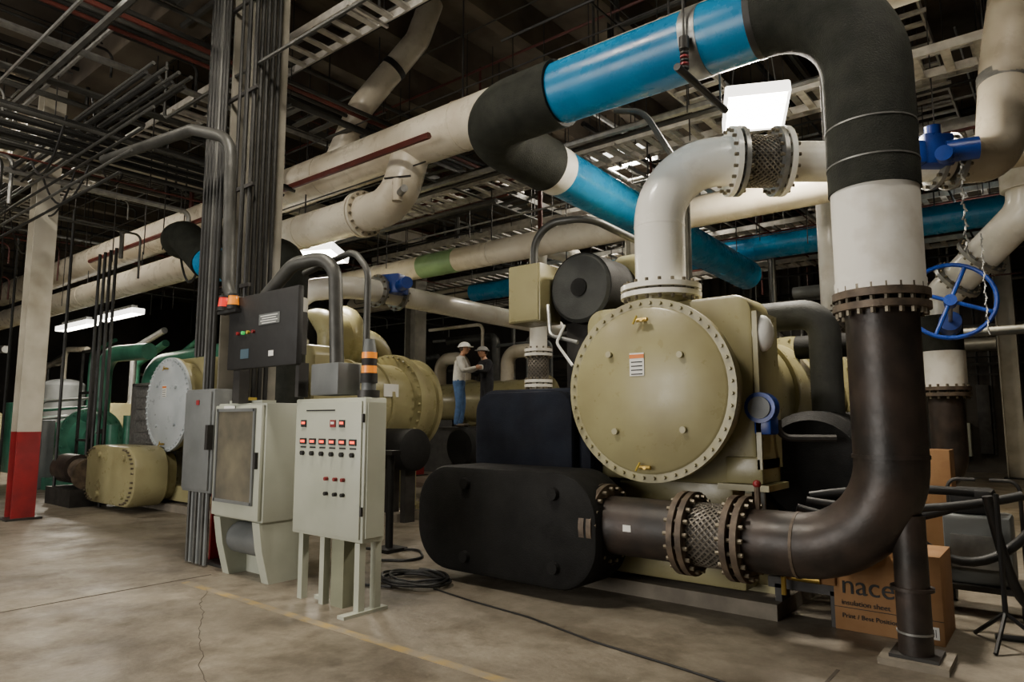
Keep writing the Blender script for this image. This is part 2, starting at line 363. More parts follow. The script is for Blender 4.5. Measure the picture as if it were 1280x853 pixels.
# ---------------- white elbow pipe off the near chiller ----------------
b=B('condenser_water_pipe')
Rv=V((.777,.629,0)).normalized();P=V((-2.87,5.75,0))
def at(s,zz,f=0): return P+Rv*s+V((-.629,.777,0))*f+V((0,0,zz))
zt2=3.95
b.flange(at(0,2.64),(0,0,1),.37,.045,WHITE,18);b.flange(at(0,2.71),(0,0,1),.37,.045,WHITE,18)
b.cyl(at(0,2.53),at(0,2.64),.25,OLIVE)
b.tube(route([at(0,2.7),at(0,zt2),at(.72,zt2)],.62,16),.232,WHITE,36)
b.tube([at(0,3.3),at(0,3.315)],.236,WHITE,36)
b.flange(at(.70,zt2),Rv,.33,.045,WHITE,18);b.flange(at(.77,zt2),Rv,.33,.04,STEEL,18)
b.bellows(at(.79,zt2),at(1.10,zt2),.24)
b.flange(at(1.12,zt2),Rv,.33,.04,STEEL,18);b.flange(at(1.19,zt2),Rv,.33,.045,WHITE,18)
b.cyl(at(1.21,zt2),at(2.75,zt2),.19,WHITE,seg=32)
b.flange(at(2.62,zt2),Rv,.27,.04,STEEL,14);b.flange(at(2.80,zt2),Rv,.27,.04,STEEL,14)
b.tube(route([at(2.78,zt2),at(3.42,zt2+.1,.2),at(3.62,zt2+1.2,.3),at(4.0,zt2+3.0,.3)],.4),.215,CREAM,28)
b.tube([at(3.57,zt2+.9,.28),at(3.59,zt2+1.02,.3)],.225,STEEL,28)
g=at(2.68,zt2-.08)
b.box(g+V((0,-.25,.10)),(.28,.2,.30),BLUEV,.68,.03);b.box(g+V((-.14,-.42,.06)),(.16,.16,.22),BLUEV,.68,.03)
b.cyl(g+V((.1,-.32,.05)),g+V((.34,-.26,.05)),.10,BLUEV);b.cyl(g+V((0,-.25,.22)),g+V((0,-.25,.34)),.07,BLUEV)
b.cyl(g+V((.1,-.4,-.02)),g+V((.1,-.52,-.02)),.07,BLUEV)
for k in range(26):
    c=g+V((.2,-.3,-.03-k*.035));c2=c+V((.02*math.sin(k*1.57),.02*math.cos(k*1.57),-.04));b.tube([c,c2],.009,STEEL,5)
b.tube([at(1.6,zt2+.18),at(1.6,ZC-.7)],.012,DSTEEL,6)
b.tube(route([at(-.35,4.6,.3),at(-.1,4.5,.1),at(.35,3.9,.3),at(.35,2.8,.3)],.2),.03,COND,8)
b.done()

# ---------------- large cream header pipes ----------------
def header(name,p0,p1,r,m,bands=(),fl=(),extra=None):
    b=B(name);p0=V(p0);p1=V(p1);d=(p1-p0).normalized();b.tube([p0,p1],r,m,36)
    for s_,w,mm in bands: b.tube([p0+d*s_,p0+d*(s_+w)],r+.006,mm,36)
    for s_ in fl: b.flange(p0+d*s_,d,r+.07,.04,m,16);b.flange(p0+d*(s_+.08),d,r+.07,.04,m,16)
    L=(p1-p0).length;s_=1.5
    while s_<L:
        p=p0+d*s_
        b.tube([p+V((0,0,r)),V((p.x,p.y,ZC-.7))],.012,DSTEEL,6)
        b.tube([p-d*.02,p+d*.02],r+.008,m,28);s_+=3
    if extra: extra(b)
    b.done()
header('cream_header_pipe',(1.5,6.36,5.4),(-26,6.36,5.4),.33,CREAM)
def ext(b):
    b.tube(route([(-7.8,6.2,4.5),(-7.1,6.2,4.5),(-7.0,6.34,5.2)],.42,12),.27,CREAM,32)
    b.flange((-7.8,6.2,4.5),(1,0,0),.34,.05,CREAM,16);b.flange((-7.87,6.2,4.5),(1,0,0),.34,.05,CREAM,16)
    b.cyl((-6.9,6.0,4.5),(-6.5,5.8,4.5),.05,STEEL);b.cyl((-6.75,5.9,4.4),(-6.75,5.9,4.7),.07,CREAM);b.tube([(-6.9,5.8,4.72),(-6.55,5.95,4.72)],.015,DSTEEL,6)
header('cream_header_pipe.001',(-7.8,6.2,4.5),(-26,6.2,4.5),.27,CREAM,extra=ext)
header('cream_header_pipe.002',(0,8.7,4.35),(-16,8.7,4.35),.21,CREAM,bands=((8.3,.9,GREENP),))
header('blue_header_pipe',(3,13.2,4.85),(-12,13.2,4.85),.24,BLUE)
header('cream_header_pipe.003',(3,15.5,5.6),(-20,15.5,5.6),.3,CREAM)
b=B('insulated_riser_pipe.001')
b.tube(route([(-10.1,5.06,3.9),(-10.9,5.06,4.45),(-11.3,5.06,4.45),(-11.3,6.6,4.3)],.4),.27,BLKW,28)
b.cyl((-9.4,5.06,3.75),(-10.1,5.06,3.9),.25,BLUE);b.tube(route([(-9.4,5.06,3.75),(-8.6,5.06,3.7),(-7.95,5.06,3.7),(-7.95,5.06,1.2)],.5),.27,BLKW,28)
b.cyl((-7.95,5.06,3.1),(-7.95,5.06,2.5),.28,WJACK);b.cyl((-7.95,5.06,2.5),(-7.95,5.06,.0),.22,RUST)
b.done()
b=B('white_branch_pipe')
b.tube(route([(-8.95,5.75,2.6),(-8.95,5.75,3.42),(-7.9,6.1,3.42),(-7.9,11.2,3.34)],.5),.165,WHITE,24)
b.flange((-8.95,5.75,2.66),(0,0,1),.3,.06,WHITE,14)
b.flange((-7.9,6.55,3.42),(0,1,0),.25,.04,STEEL,12);b.flange((-7.9,6.95,3.42),(0,1,0),.25,.04,STEEL,12)
b.box((-7.75,6.75,3.52),(.34,.3,.3),BLUEV,.3,.03);b.cyl((-7.55,6.7,3.48),(-7.3,6.6,3.48),.09,BLUEV)
b.done()
for nm,x,y,r,z0,z1 in(('white_drop_pipe',-7.25,9.7,.16,1.1,4.3),('white_drop_pipe.001',-2.75,11.6,.22,1.6,5.0),):
    b=B(nm);b.cyl((x,y,0),(x,y,z0+.6),r*1.0,RUST if r>.2 else WHITE);b.cyl((x,y,z0+.6),(x,y,z1),r,WHITE)
    for q in(z0+1.0,z0+1.08,z0+1.55,z0+1.63): b.flange((x,y,q),(0,0,1),r+.09,.05,WHITE,12)
    b.bellows((x,y,z0+1.1),(x,y,z0+1.54),r+.02,16)
    b.tube(route([(x,y,z1-.02),(x,y,z1+.35),(x,y+1.2,z1+.35)],.3),r,WHITE,20)
    b.done()
b=B('insulated_riser_pipe.002')
fx,fy=-1.3,11.2
b.tube(route([(fx-1.2,fy,.6),(fx,fy,.6),(fx,fy,1.85)],.45),.22,RUST,28)
b.flange((fx,fy,1.85),(0,0,1),.31,.05,RUSTF,16);b.flange((fx,fy,1.93),(0,0,1),.31,.05,RUSTF,16)
b.cyl((fx,fy,1.95),(fx,fy,2.45),.27,WJACK);b.cyl((fx,fy,2.45),(fx,fy,2.95),.26,BLKW)
b.tube(route([(fx,fy,2.9),(fx,fy,3.2),(-.2,10.6,4.15),(-.2,10.6,4.8)],.35),.23,WHITE,28)
b.flange((-1.05,11.05,3.42),(1.1,-.6,.95),.33,.05,STEEL,16);b.flange((-.75,10.9,3.67),(1.1,-.6,.95),.33,.05,STEEL,16)
b.cyl((-.2,10.6,4.4),(-.2,10.6,4.8),.28,WJACK);b.cyl((-.2,10.6,4.8),(-.2,10.6,8),.29,BLKW)
b.cyl((fx,fy,0),(fx,fy,.35),.1,DSTEEL)
b.done()
b=B('valve_handwheel')
c=V((-1.0,9.6,2.92));ax=V((.12,-.98,.16)).normalized();u=ax.orthogonal().normalized();w=ax.cross(u)
b.tube([c+(u*math.cos(a)+w*math.sin(a))*.46 for a in [2*pi*k/36 for k in range(36)]],.026,BLUEV,8,closed=True)
for k in range(4):
    a=pi/2*k+.4;b.tube([c,c+(u*math.cos(a)+w*math.sin(a))*.44],.024,BLUEV,8)
b.cyl(c+ax*.05,c-ax*.1,.07,BLUEV);b.cyl(c,c-ax*1.5,.025,STEEL,seg=10)
b.cyl(c-ax*.85,c-ax*1.15,.13,BLUEV,seg=16)
for k in range(34):
    q=c+V((.36,-.1,.75-.035*k));b.tube([q,q+V((.014*math.sin(k*1.57),.014*math.cos(k*1.57),-.042))],.008,STEEL,5)
b.done()

# ---------------- columns ----------------
def column(name,x,y,sz,mtop,zred,h=ZC-1.36):
    b=B(name)
    for (z0,z1,m) in((.03,zred,RED),(zred,h,mtop)):
        b.bb(x-sz/2,x-sz/2+.03,y-sz/2,y+sz/2,z0,z1,m);b.bb(x+sz/2-.03,x+sz/2,y-sz/2,y+sz/2,z0,z1,m);b.bb(x-sz/2+.03,x+sz/2-.03,y-.015,y+.015,z0,z1,m)
    b.bb(x-sz/2-.08,x+sz/2+.08,y-sz/2-.08,y+sz/2+.08,0.0,.03,DSTEEL)
    b.done()
column('steel_column',-7.0,4.0,.44,COLG,.95)
column('steel_column.001',-12.55,3.55,.31,COLP,1.32)
column('steel_column.002',-1.1,22,.42,COLP,.01)
column('steel_column.003',-18.5,4,.32,COLP,1.3)
column('steel_column.004',-7.0,13,.42,COLG,1.3)
column('steel_column.005',-14,13,.42,COLG,1.3)
b=B('steel_girder')
for (x0,x1,y0,y1,z) in((-20,-12.4,3.4,3.6,6.1),(-12.7,-12.5,-6,3.3,5.2),(-12.7,-12.5,3.8,12,5.9)):
    b.bb(x0,x1,y0,y1,z,z+.03,COLP);b.bb(x0,x1,y0,y1,z+.32,z+.35,COLP)
    if x1-x0>1: b.bb(x0,x1,(y0+y1)/2-.01,(y0+y1)/2+.01,z,z+.33,COLP)
    else: b.bb((x0+x1)/2-.01,(x0+x1)/2+.01,y0,y1,z,z+.33,COLP)
b.done()

# ---------------- conduits on central column ----------------
b=B('column_conduits')
for k in range(6):
    xx=-7.55+.075*k
    b.tube([(xx,3.70,1.82 if k>2 else 2.2),(xx,3.70,7.4)],.025,CONDD if k!=3 else COND,8)
for k in range(5):
    b.tube([(-6.72,3.78+.07*k,1.2),(-6.72,3.78+.07*k,7.4)],.024,CONDD,8)
for xx,rr in((-6.95,.02),(-6.80,.026)):
    b.tube([(xx,3.74,2.7),(xx,3.74,7.4)],rr,CONDD,8)
for zz in(2.9,4.0,5.1,6.2): b.bb(-7.62,-6.6,3.74,3.77,zz,zz+.04,DSTEEL)
b.tube(route([(-9.2,3.2,4.75),(-7.2,3.35,4.65),(-6.65,3.5,4.45),(-6.55,3.5,2.72),(-6.0,3.5,2.58),(-5.4,3.5,2.92),(-4.95,3.62,2.95),(-4.88,3.62,1.98)],.28),.062,COND,14)
b.tube(route([(-5.6,3.75,2.9),(-4.85,3.75,3.0),(-4.65,3.75,2.8),(-4.65,3.75,1.7)],.2),.03,COND,10)
b.bb(-5.08,-4.70,3.5,3.74,1.71,1.98,CABD,.01)
for k in range(6): b.tube([(-7.36+.075*k,3.62,.02),(-7.36+.075*k,3.62,.78)],.024,(COND,CABD)[k%2],8)
b.done()

# ---------------- control cabinets ----------------
b=B('control_panel_cabinet')
b.bb(-5.28,-4.33,3.5,3.72,.54,1.68,CAB,.012);b.bb(-5.25,-4.36,3.485,3.5,.57,1.65,CAB,.004)
b.bb(-4.325,-4.318,3.52,3.70,.58,1.64,CAB)
for x in(-5.2,-4.9): b.bb(x,x+.06,3.52,3.58,0,.54,CAB)
b.bb(-4.78,-4.62,3.55,3.7,0,.54,mat('pillar_olive',(.24,.25,.17),.6))
for x in(-4.42,): b.bb(x,x+.06,3.5,3.56,0,.54,CAB);b.bb(x,x+.06,3.66,3.72,0,.54,CAB)
b.bb(-5.0,-4.9,3.55,3.6,.02,.05,CAB);b.bb(-4.42,-4.34,3.35,3.78,0,.025,CAB)
for r,zz in enumerate((1.42,1.32,1.22)):
    for k in range(6 if r else 3):
        x=-5.13+.135*k
        if r==0: x=(-5.13,-4.72,-4.6)[k]
        if r==1:
            b.box((x,3.48,zz),(.085,.012,.05),INK);b.box((x,3.473,zz),(.055,.004,.02),LED)
        elif r==2: b.tube([(x,3.485,zz),(x,3.46,zz)],.02,INK,10)
        else: b.box((x,3.48,zz+.05),(.07,.01,.06),(INK,RED,INK)[k]);b.box((x,3.474,zz+.055),(.045,.004,.02),LED if k!=1 else LABEL)
for x,zz in((-4.78,1.02),(-4.66,1.02),(-4.56,1.02),(-4.78,.90),(-4.66,.90),(-4.56,.90)): b.tube([(x,3.485,zz),(x,3.455,zz)],.016,(RED if zz>1 else INK),10)
for k in range(6): b.box((-5.13+.135*k,3.483,1.27),(.08,.003,.012),INK)
b.box((-4.9,3.483,1.58),(.4,.003,.012),INK)
for zz in(.75,1.48): b.cyl((-4.345,3.49,zz),(-4.345,3.49,zz+.07),.012,DSTEEL,seg=8);
b.done()
b=B('glass_door_cabinet')
b.bb(-6.66,-5.78,3.52,3.92,.56,1.66,CAB,.012)
b.bb(-6.64,-5.80,3.48,3.52,.58,1.64,CAB,.008)
b.bb(-6.56,-5.92,3.472,3.482,.74,1.58,GLASS)
for (x0,x1,z0,z1) in((-6.58,-5.90,1.58,1.61),(-6.58,-5.90,.71,.74),(-6.59,-6.56,.71,1.61),(-5.92,-5.89,.71,1.61)): b.bb(x0,x1,3.462,3.484,z0,z1,CABD)
b.bb(-5.87,-5.83,3.45,3.48,1.05,1.2,DSTEEL)
b.box((-6.36,3.469,1.62),(.2,.004,.03),LABEL)
for x0,x1 in((-6.62,-6.50),(-5.92,-5.80)):
    prof=[(3.50,.56),(3.92,.56),(3.95,0),(3.62,0),(3.54,.30)]
    b.loft([[V((x0,p,q)) for p,q in prof],[V((x1,p,q)) for p,q in prof]],CAB)
b.bb(-6.5,-5.92,3.8,3.9,0,.56,CAB);b.cyl((-6.5,3.72,.35),(-5.9,3.72,.35),.15,CABD,seg=20)
b.bb(-6.6,-6.0,3.6,3.75,1.662,1.69,CAB);b.box((-6.45,3.7,1.70),(.2,.1,.05),YEL)
b.done()
b=B('electrical_disconnect_box')
b.bb(-7.36,-6.76,3.52,3.72,.76,1.82,CABD,.015);b.bb(-7.33,-6.79,3.50,3.52,.79,1.79,CABD,.005)
b.box((-7.05,3.495,1.68),(.06,.006,.05),RED);b.bb(-6.80,-6.75,3.46,3.52,1.2,1.45,DSTEEL)
b.done()
b=B('alarm_panel')
b.bb(-6.32,-5.16,3.40,3.46,1.98,2.68,INK,.01)
b.bb(-6.1,-6.05,3.46,3.7,2.1,2.5,DSTEEL);b.bb(-5.5,-5.45,3.46,3.7,2.1,2.5,DSTEEL)
b.box((-5.6,3.396,2.42),(.34,.004,.10),CABD)
for k in range(4): b.box((-5.6,3.392,2.45-.022*k),(.28-.05*(k%2),.003,.008),LABEL)
b.box((-6.0,3.396,2.12),(.14,.004,.09),SCREEN);b.box((-5.55,3.396,2.10),(.08,.003,.05),LABEL)
for k in range(4): b.tube([(-6.12+.09*k,3.40,2.32),(-6.12+.09*k,3.375,2.32)],.016,(RED,LEDG,YEL,RED)[k],12)
for x,m in((-6.36,ROSE),(-6.18,AMB)):
    b.cyl((x,3.36,2.56),(x,3.36,2.60),.06,INK);b.cyl((x,3.36,2.60),(x,3.36,2.69),.054,m,r2=.045);b.cyl((x,3.36,2.69),(x,3.36,2.71),.05,INK)
b.bb(-6.44,-6.1,3.34,3.42,2.53,2.56,INK)
b.bb(-5.25,-5.20,3.46,3.56,1.70,2.0,DSTEEL);b.bb(-6.30,-6.18,3.46,3.56,1.66,2.0,DSTEEL)
b.done()
b=B('warning_beacon')
bx,by=-4.42,3.6
b.cyl((bx,by,1.68),(bx,by,1.74),.09,DSTEEL);b.cyl((bx,by,1.74),(bx,by,1.80),.06,CABD)
b.cyl((bx,by,1.80),(bx,by,1.88),.07,INK);b.cyl((bx,by,1.88),(bx,by,1.94),.062,AMB,seg=16);b.cyl((bx,by,1.94),(bx,by,2.0),.062,INK);b.cyl((bx,by,2.0),(bx,by,2.05),.062,AMB,seg=16);b.cyl((bx,by,2.05),(bx,by,2.16),.058,CABD,r2=.04)
b.done()

# ---------------- small things near centre ----------------
b=B('insulated_drum')
b.tube([(-8.2,7.05,1.06),(-8.16,7.05,1.06),(-7.55,7.05,1.06),(-7.52,7.05,1.06)],[.27,.31,.31,.27],BLKF,30)
b.bb(-8.1,-8.0,6.95,7.15,0,.8,DSTEEL);b.bb(-7.75,-7.65,6.95,7.15,0,.8,DSTEEL);b.done()
b=B('insulated_drum.001')
b.tube([(-7.75,8.2,1.06),(-7.75,8.25,1.06),(-7.75,9.2,1.06)],[.28,.33,.33],BLKF,30);b.bb(-7.85,-7.65,8.5,8.7,0,.8,DSTEEL);b.done()
b=B('pipe_stand');b.cyl((-6.2,5.4,.03),(-6.2,5.4,1.1),.045,INK);b.box((-6.2,5.4,.02),(.3,.3,.04),INK);b.box((-6.2,5.4,1.12),(.2,.14,.05),DSTEEL);b.done()
b=B('coiled_hose')
pts=[]
for k in range(0,200):
    a=k*.2;r=.27+.05*math.sin(k*.13)+.02*math.sin(k*.7);pts.append((-4.8+1.15*r*math.cos(a),4.5+.85*r*math.sin(a),.02+.045*(k/200)+.012*abs(math.sin(k*.41))))
b.tube(pts,.013,RUB,6)
b.tube(route([(-4.8,4.22,.02),(-5.2,4.1,.015),(-5.5,4.5,.015),(-6.1,4.6,.015),(-6.4,5.0,.015)],.2),.012,RUB,6)
b.tube(route([(-5.9,4.9,.015),(-5.4,5.2,.015),(-5.9,5.6,.02),(-6.6,5.2,.015)],.2),.015,RUB,6)
b.done()
b=B('floor_cable')
pts=[(-4.5,4.45,.008),(-4.0,4.36,.008),(-3.3,4.28,.008),(-2.6,4.1,.008),(-1.9,4.0,.008),(-1.1,3.85,.008),(.2,3.9,.008)]
b.tube(route(pts,.5),.007,RUB,6);b.done()

# ---------------- right side clutter ----------------
b=B('cardboard_box')
b.bb(-1.42,-.74,5.48,6.0,0,.58,CARD,.006)
b.bb(-1.40,-1.05,5.25,5.48,.56,.565,CARD)
b.box((-1.08,5.477,.16),(.68,.003,.004),INK);b.box((-.82,5.477,.08),(.10,.003,.08),LABEL)
for k in range(6): b.box((-.855+.013*k,5.474,.08),(.004,.002,.05),INK)
o=b.done()
def text(body,loc,size,m,parent,rx=pi/2,rz=0):
    c=bpy.data.curves.new('printed_text','FONT');c.body=body;c.size=size;c.extrude=.001;c.materials.append(m)
    t=bpy.data.objects.new('printed_text',c);bpy.context.scene.collection.objects.link(t);t.parent=parent
    t.rotation_euler=(rx,0,rz);t.location=V(loc)-parent.location
text('nacell',(-1.37,5.474,.26),.19,INK,o);text('insulation sheet',(-1.37,5.474,.18),.05,INK,o);text('Print / Best Position',(-1.37,5.474,.09),.045,INK,o)
b=B('cardboard_box.001');b.bb(-2.0,-1.55,9.6,10.0,0,1.35,CARD,.006);b.bb(-1.5,-1.1,9.4,9.8,0,1.15,CARD,.006);b.done()
b=B('equipment_cart')
b.bb(-.9,-.3,6.5,7.0,.18,.22,DSTEEL);b.bb(-.85,-.4,6.55,6.95,.22,.75,CABD,.03);b.bb(-.8,-.45,6.53,6.56,.35,.6,STEEL)
for x in(-.85,-.35):
    for y in(6.55,6.95): b.cyl((x-.02,y,.08),(x+.02,y,.08),.08,RUB,seg=16)
    b.tube(route([(x,6.98,.2),(x,7.0,1.0),(x+(.2 if x<-.5 else -.2),7.0,1.0)],.08),.015,DSTEEL,8)
b.bb(-.8,-.5,6.6,6.9,.75,.95,INK,.04)
b.done()
b=B('black_hose')
for a,c,d in(((-1.75,5.8,.80),(-.7,6.2,.85),.10),((-1.7,5.9,.85),(-.3,6.3,.95),.08),((-.5,6.1,.95),(-.1,6.4,.9),.75),((-1.2,6.1,.9),(-.2,6.3,.8),.4),((-1.7,6.0,.88),(-.6,6.3,.95),-.04)): b.tube(sag(a,c,d),.034,RUB,10)
b.tube(route([(-.5,5.9,.02),(.4,6.1,.02),(1.2,6.0,.02)],.3),.02,RUB,8)
for dx,dy in((.25,.0),(-.2,.2),(-.05,-.25)): b.tube([(-.42+dx,5.75+dy,.01),(-.42,5.75,.22)],.014,RUB,6)
b.cyl((-.42,5.75,.2),(-.42,5.75,1.0),.016,RUB,seg=8)
b.done()
b=B('valve_stand')
b.bb(-1.9,-1.3,5.5,5.75,.22,.30,DSTEEL);b.bb(-1.85,-1.8,5.5,5.7,0,.25,DSTEEL);b.bb(-1.45,-1.4,5.5,5.7,0,.25,DSTEEL)
b.tube([(-1.7,5.45,.33),(-1.5,5.45,.33)],.03,BRASS,10);b.tube([(-1.75,5.4,.2),(-1.75,5.4,.33)],.02,BRASS,8);b.tube([(-1.55,5.4,.36),(-1.55,5.4,.46)],.03,YEL,8)
b.bb(-1.75,-1.4,5.45,5.75,.3,.55,CARD,.01)
b.done()

# ---------------- green machines on the far left ----------------
b=B('green_compressor')
gx,gy=-18.0,6.2
b.bb(gx-1.6,gx+1.9,gy-.9,gy+.9,.0,.25,GREEN);b.cyl((gx-1.0,gy,1.0),(gx+.5,gy,1.0),.5,GREEN,seg=32)
b.cyl((gx+.5,gy,1.1),(gx+.62,gy,1.1),.68,GREEN,seg=32);b.ringbolts((gx+.56,gy,1.1),(1,0,0),.63,20,.03,.2,GREEN)
b.cyl((gx+.62,gy,1.1),(gx+1.0,gy,1.1),.5,GREEN,seg=32,r2=.32)
b.cyl((gx+1.0,gy,1.1),(gx+1.4,gy,1.1),.22,DSTEEL)
b.tube([(gx+.8+.42*math.cos(a),gy-.1,1.15+.42*math.sin(a)) for a in [k*pi/8 for k in range(-4,11)]],[.12+.006*k for k in range(15)],GREEN,14)
for k in range(3): b.cyl((gx+1.6,gy-.3+.35*k,.25),(gx+1.6,gy-.3+.35*k,1.2+.2*k),.13,GREEN,seg=16)
b.bb(gx-.2,gx+.5,gy-1.25,gy-.7,.0,1.5,CABD,.03);b.bb(gx-1.5,gx-.8,gy-1.2,gy-.8,.3,1.9,GREEN,.03)
b.bb(gx-.6,gx-.25,gy-1.15,gy-.8,.25,1.2,GREEN,.02)
b.tube(route([(gx+.2,gy+.3,1.3),(gx+.2,gy+.3,3.05),(gx+1.9,gy+.6,3.05)],.5),.19,GREEN,24)
b.tube(route([(gx+1.3,gy+1.0,1.3),(gx+1.3,gy+1.0,2.75),(gx+4.2,gy+1.3,2.9),(gx+4.6,gy+1.3,2.4)],.55),.27,GREEN,24)
for k in range(6): b.tube(route([(gx+.3*k-1,gy-1.0,.3),(gx+.3*k-1,gy-1.0,1.5+.2*(k%3)),(gx+.3*k-1,gy,1.6+.2*(k%3))],.1),.03,(GREEN,STEEL)[k%2],8)
b.done()
b=B('pump_motor')
b.bb(-14.6,-13.4,4.5,5.1,0,.3,DSTEEL);b.cyl((-14.6,4.8,.62),(-13.9,4.8,.62),.26,RUST);b.cyl((-13.9,4.8,.62),(-13.5,4.8,.55),.2,RUSTF);b.cyl((-13.5,4.8,.55),(-13.42,4.8,.55),.28,RUSTF);b.done()
b=B('air_handling_unit')
b.bb(-14.1,-12.75,5.75,7.0,.85,2.15,PANELM,.03);b.bb(-14.15,-14.05,5.7,5.8,.12,2.2,STEEL);b.bb(-12.8,-12.7,5.7,5.8,.12,2.2,STEEL)
b.bb(-14.15,-12.7,5.7,7.05,2.15,2.2,STEEL)
for k in range(5): b.bb(-14.08,-12.77,5.735,5.75,1.05+.22*k,1.07+.22*k,STEEL)
b.bb(-14.1,-12.75,5.8,7,.12,.85,CABD);b.done()
b=B('machine_frame')
for x in(-16.6,-15.9):
    for y in(4.6,5.6): b.bb(x,x+.05,y,y+.05,0,3.0,CONDD)
for zz in(1.1,2.1,3.0):
    b.bb(-16.6,-15.85,4.6,4.65,zz-.05,zz,CONDD);b.bb(-16.6,-15.85,5.6,5.65,zz-.05,zz,CONDD)
b.done()
b=B('storage_tank');b.cyl((-25,8,0.0),(-25,8,2.6),.6,CABD,seg=36);b.ball((-25,8,2.6),.6,CABD,(1,1,.35));b.done()
b=B('distant_machinery')
random.seed(3)
for k in range(30):
    x=random.uniform(-34,-20);y=random.uniform(5,20);h=random.uniform(.8,2.8);w=random.uniform(.3,.9)
    if k%2: b.bb(x-w,x+w,y-w,y+w,0,h,random.choice([CABD,GREEN,DSTEEL,OLIVE]),.03)
    else: b.cyl((x-w,y,h*.5),(x+w,y,h*.5),h*.38,random.choice([CREAM,GREEN,OLIVE,BLKF]),seg=20);b.bb(x-w*.6,x+w*.6,y-.2,y+.2,0,h*.4,DSTEEL)
    b.tube(route([(x,y,h*.5),(x,y,3+random.random()),(x+2,y,3.2+random.random())],.3),random.uniform(.06,.15),random.choice([GREEN,CREAM,STEEL]),10)
b.done()
b=B('background_piping')
random.seed(5)
for k in range(34):
    x=random.uniform(-19,-2);y=random.uniform(13.5,19);zt_=random.uniform(2.6,5.2);r=random.choice([.03,.05,.08,.14])
    b.tube(route([(x,y,0),(x,y,zt_),(x+random.uniform(-2.5,2.5),y,zt_),],.2),r,random.choice([CREAM,STEEL,COND,WHITE,CABD]),10)
for k in range(12):
    x=random.uniform(-19,-4);y=random.uniform(14,18);w=random.uniform(.25,.5)
    b.bb(x-w,x+w,y-.3,y+.3,0,random.uniform(1.6,2.3),random.choice([CAB,CABD,OLIVE,CABD]),.02)
for x,y in((-11.5,14),(-14.5,14.5)):
    b.cyl((x-1.2,y,2.0),(x+1.2,y,2.0),.55,OLIVE);b.cyl((x+1.2,y,2.0),(x+1.3,y,2.0),.65,OLIVE);b.bb(x-.8,x+.8,y-.3,y+.3,0,1.5,DSTEEL)
    b.tube(route([(x,y,2.5),(x,y,3.3),(x+1,y,3.3),(x+1,y,2.4)],.35),.18,CREAM,16)
b.done()
b=B('back_wall_plant')
random.seed(11)
for k in range(22):
    x=-14+.75*k;b.bb(x,x+random.uniform(.3,.6),Y1-.35,Y1-.02,random.uniform(.3,.9),random.uniform(1.3,2.6),random.choice([CABD,DSTEEL,CAB,CABD]),.01)
for k in range(46):
    x=-15+.36*k+random.uniform(-.1,.1);b.tube([(x,Y1-.15,random.uniform(0,2.6)),(x,Y1-.15,7)],random.uniform(.02,.06),random.choice([COND,CONDD,STEEL]),6)
for zz in(2.8,3.1,3.3,3.6,4.2,4.9,5.5,5.7): b.tube([(-18,Y1-.3,zz),(3,Y1-.3,zz)],random.uniform(.02,.07),random.choice([COND,CONDD,STEEL]),6)
b.done()
b=B('service_platform')
b.bb(-11.0,-8.9,9.95,12.2,1.28,1.35,DSTEEL)
for x in(-10.95,-9.0):
    for y in(10.1,12.1): b.bb(x,x+.07,y,y+.07,0,1.28,DSTEEL)
b.done()

# ---------------- overhead clutter ----------------
def tray(b,p0,p1,w,m=TRAYM,h=.1,step=.3):
    p0=V(p0);p1=V(p1);d=(p1-p0);L=d.length;d.normalize();n=V((-d.y,d.x,0))
    ang=math.atan2(d.y,d.x);c=(p0+p1)/2
    for s in(-1,1): b.box(c+n*s*w/2,(L,.025,h),m,ang)
    k=step/2
    while k<L: b.box(p0+d*k+V((0,0,-h*.3)),(.09,w,.025),m,ang);k+=step
    k=.6
    while k<L:
        for s in(-1,1): b.tube([p0+d*k+n*s*w/2,p0+d*k+n*s*w/2+V((0,0,ZC-.7-p0.z))],.008,DSTEEL,4)
        b.box(p0+d*k+V((0,0,-h*.6)),(.04,w+.12,.04),m,ang)
        k+=2.2
b=B('cable_tray')
for y,zz,w,x0,x1 in((7.6,6.1,.6,-14,3),(8.6,5.5,.6,-12,3),(9.8,6.0,.75,-13,4),(10.9,5.4,.6,-13,4),(12.0,5.9,.6,-13,4),(14.3,5.5,.7,-16,4),(4.9,6.4,.5,-20,-5),(16.5,5.2,.6,-16,4)): tray(b,(x0,y,zz),(x1,y,zz),w)
for x,zz,w,y0,y1 in((-3.4,5.75,.6,6.9,18),(-6.0,5.6,.6,7.2,18),(-1.3,6.3,.6,6,20),(-8.4,5.9,.6,4.5,17),(-7.9,6.6,.5,-5,3.6),(-13.6,6.2,.5,-5,16),(.2,5.9,.6,8,20)): tray(b,(x,y0,zz),(x,y1,zz),w,TRAYM if x>-7.5 else COND)
b.done()
b=B('overhead_conduits')
random.seed(21)
for k in range(320):
    m=random.choice([CONDD,CONDD,COND,DSTEEL,SPR,COND,STEEL]);r=random.choice([.012,.018,.022,.03,.045])
    zz=random.uniform(4.9,7.3)
    if random.random()<.5:
        y=random.uniform(-2,20);x0=random.uniform(-26,-4);L=random.uniform(4,14)
        if y<5.2: zz=random.uniform(5.2,7.3);x0=min(x0,-9);L=min(L,6) if x0>-14 else L
        b.tube(route([(x0,y,zz+(.8 if k%3 else 0)),(x0,y,zz),(min(x0+L,3),y,zz)],.12),r,m,6)
    else:
        x=random.uniform(-24,3);y0=random.uniform(6.9,12);L=random.uniform(3,10)
        if zz<5.8: y0=max(y0,6.9)
        if x<-8 and random.random()<.6: y0=random.uniform(-3,2);L=min(L,5.7-y0) if zz<5.8 else L
        b.tube(route([(x,y0,zz),(x,y0+L,zz),(x,y0+L,zz-random.uniform(.2,1.0))],.12),r,m,6)
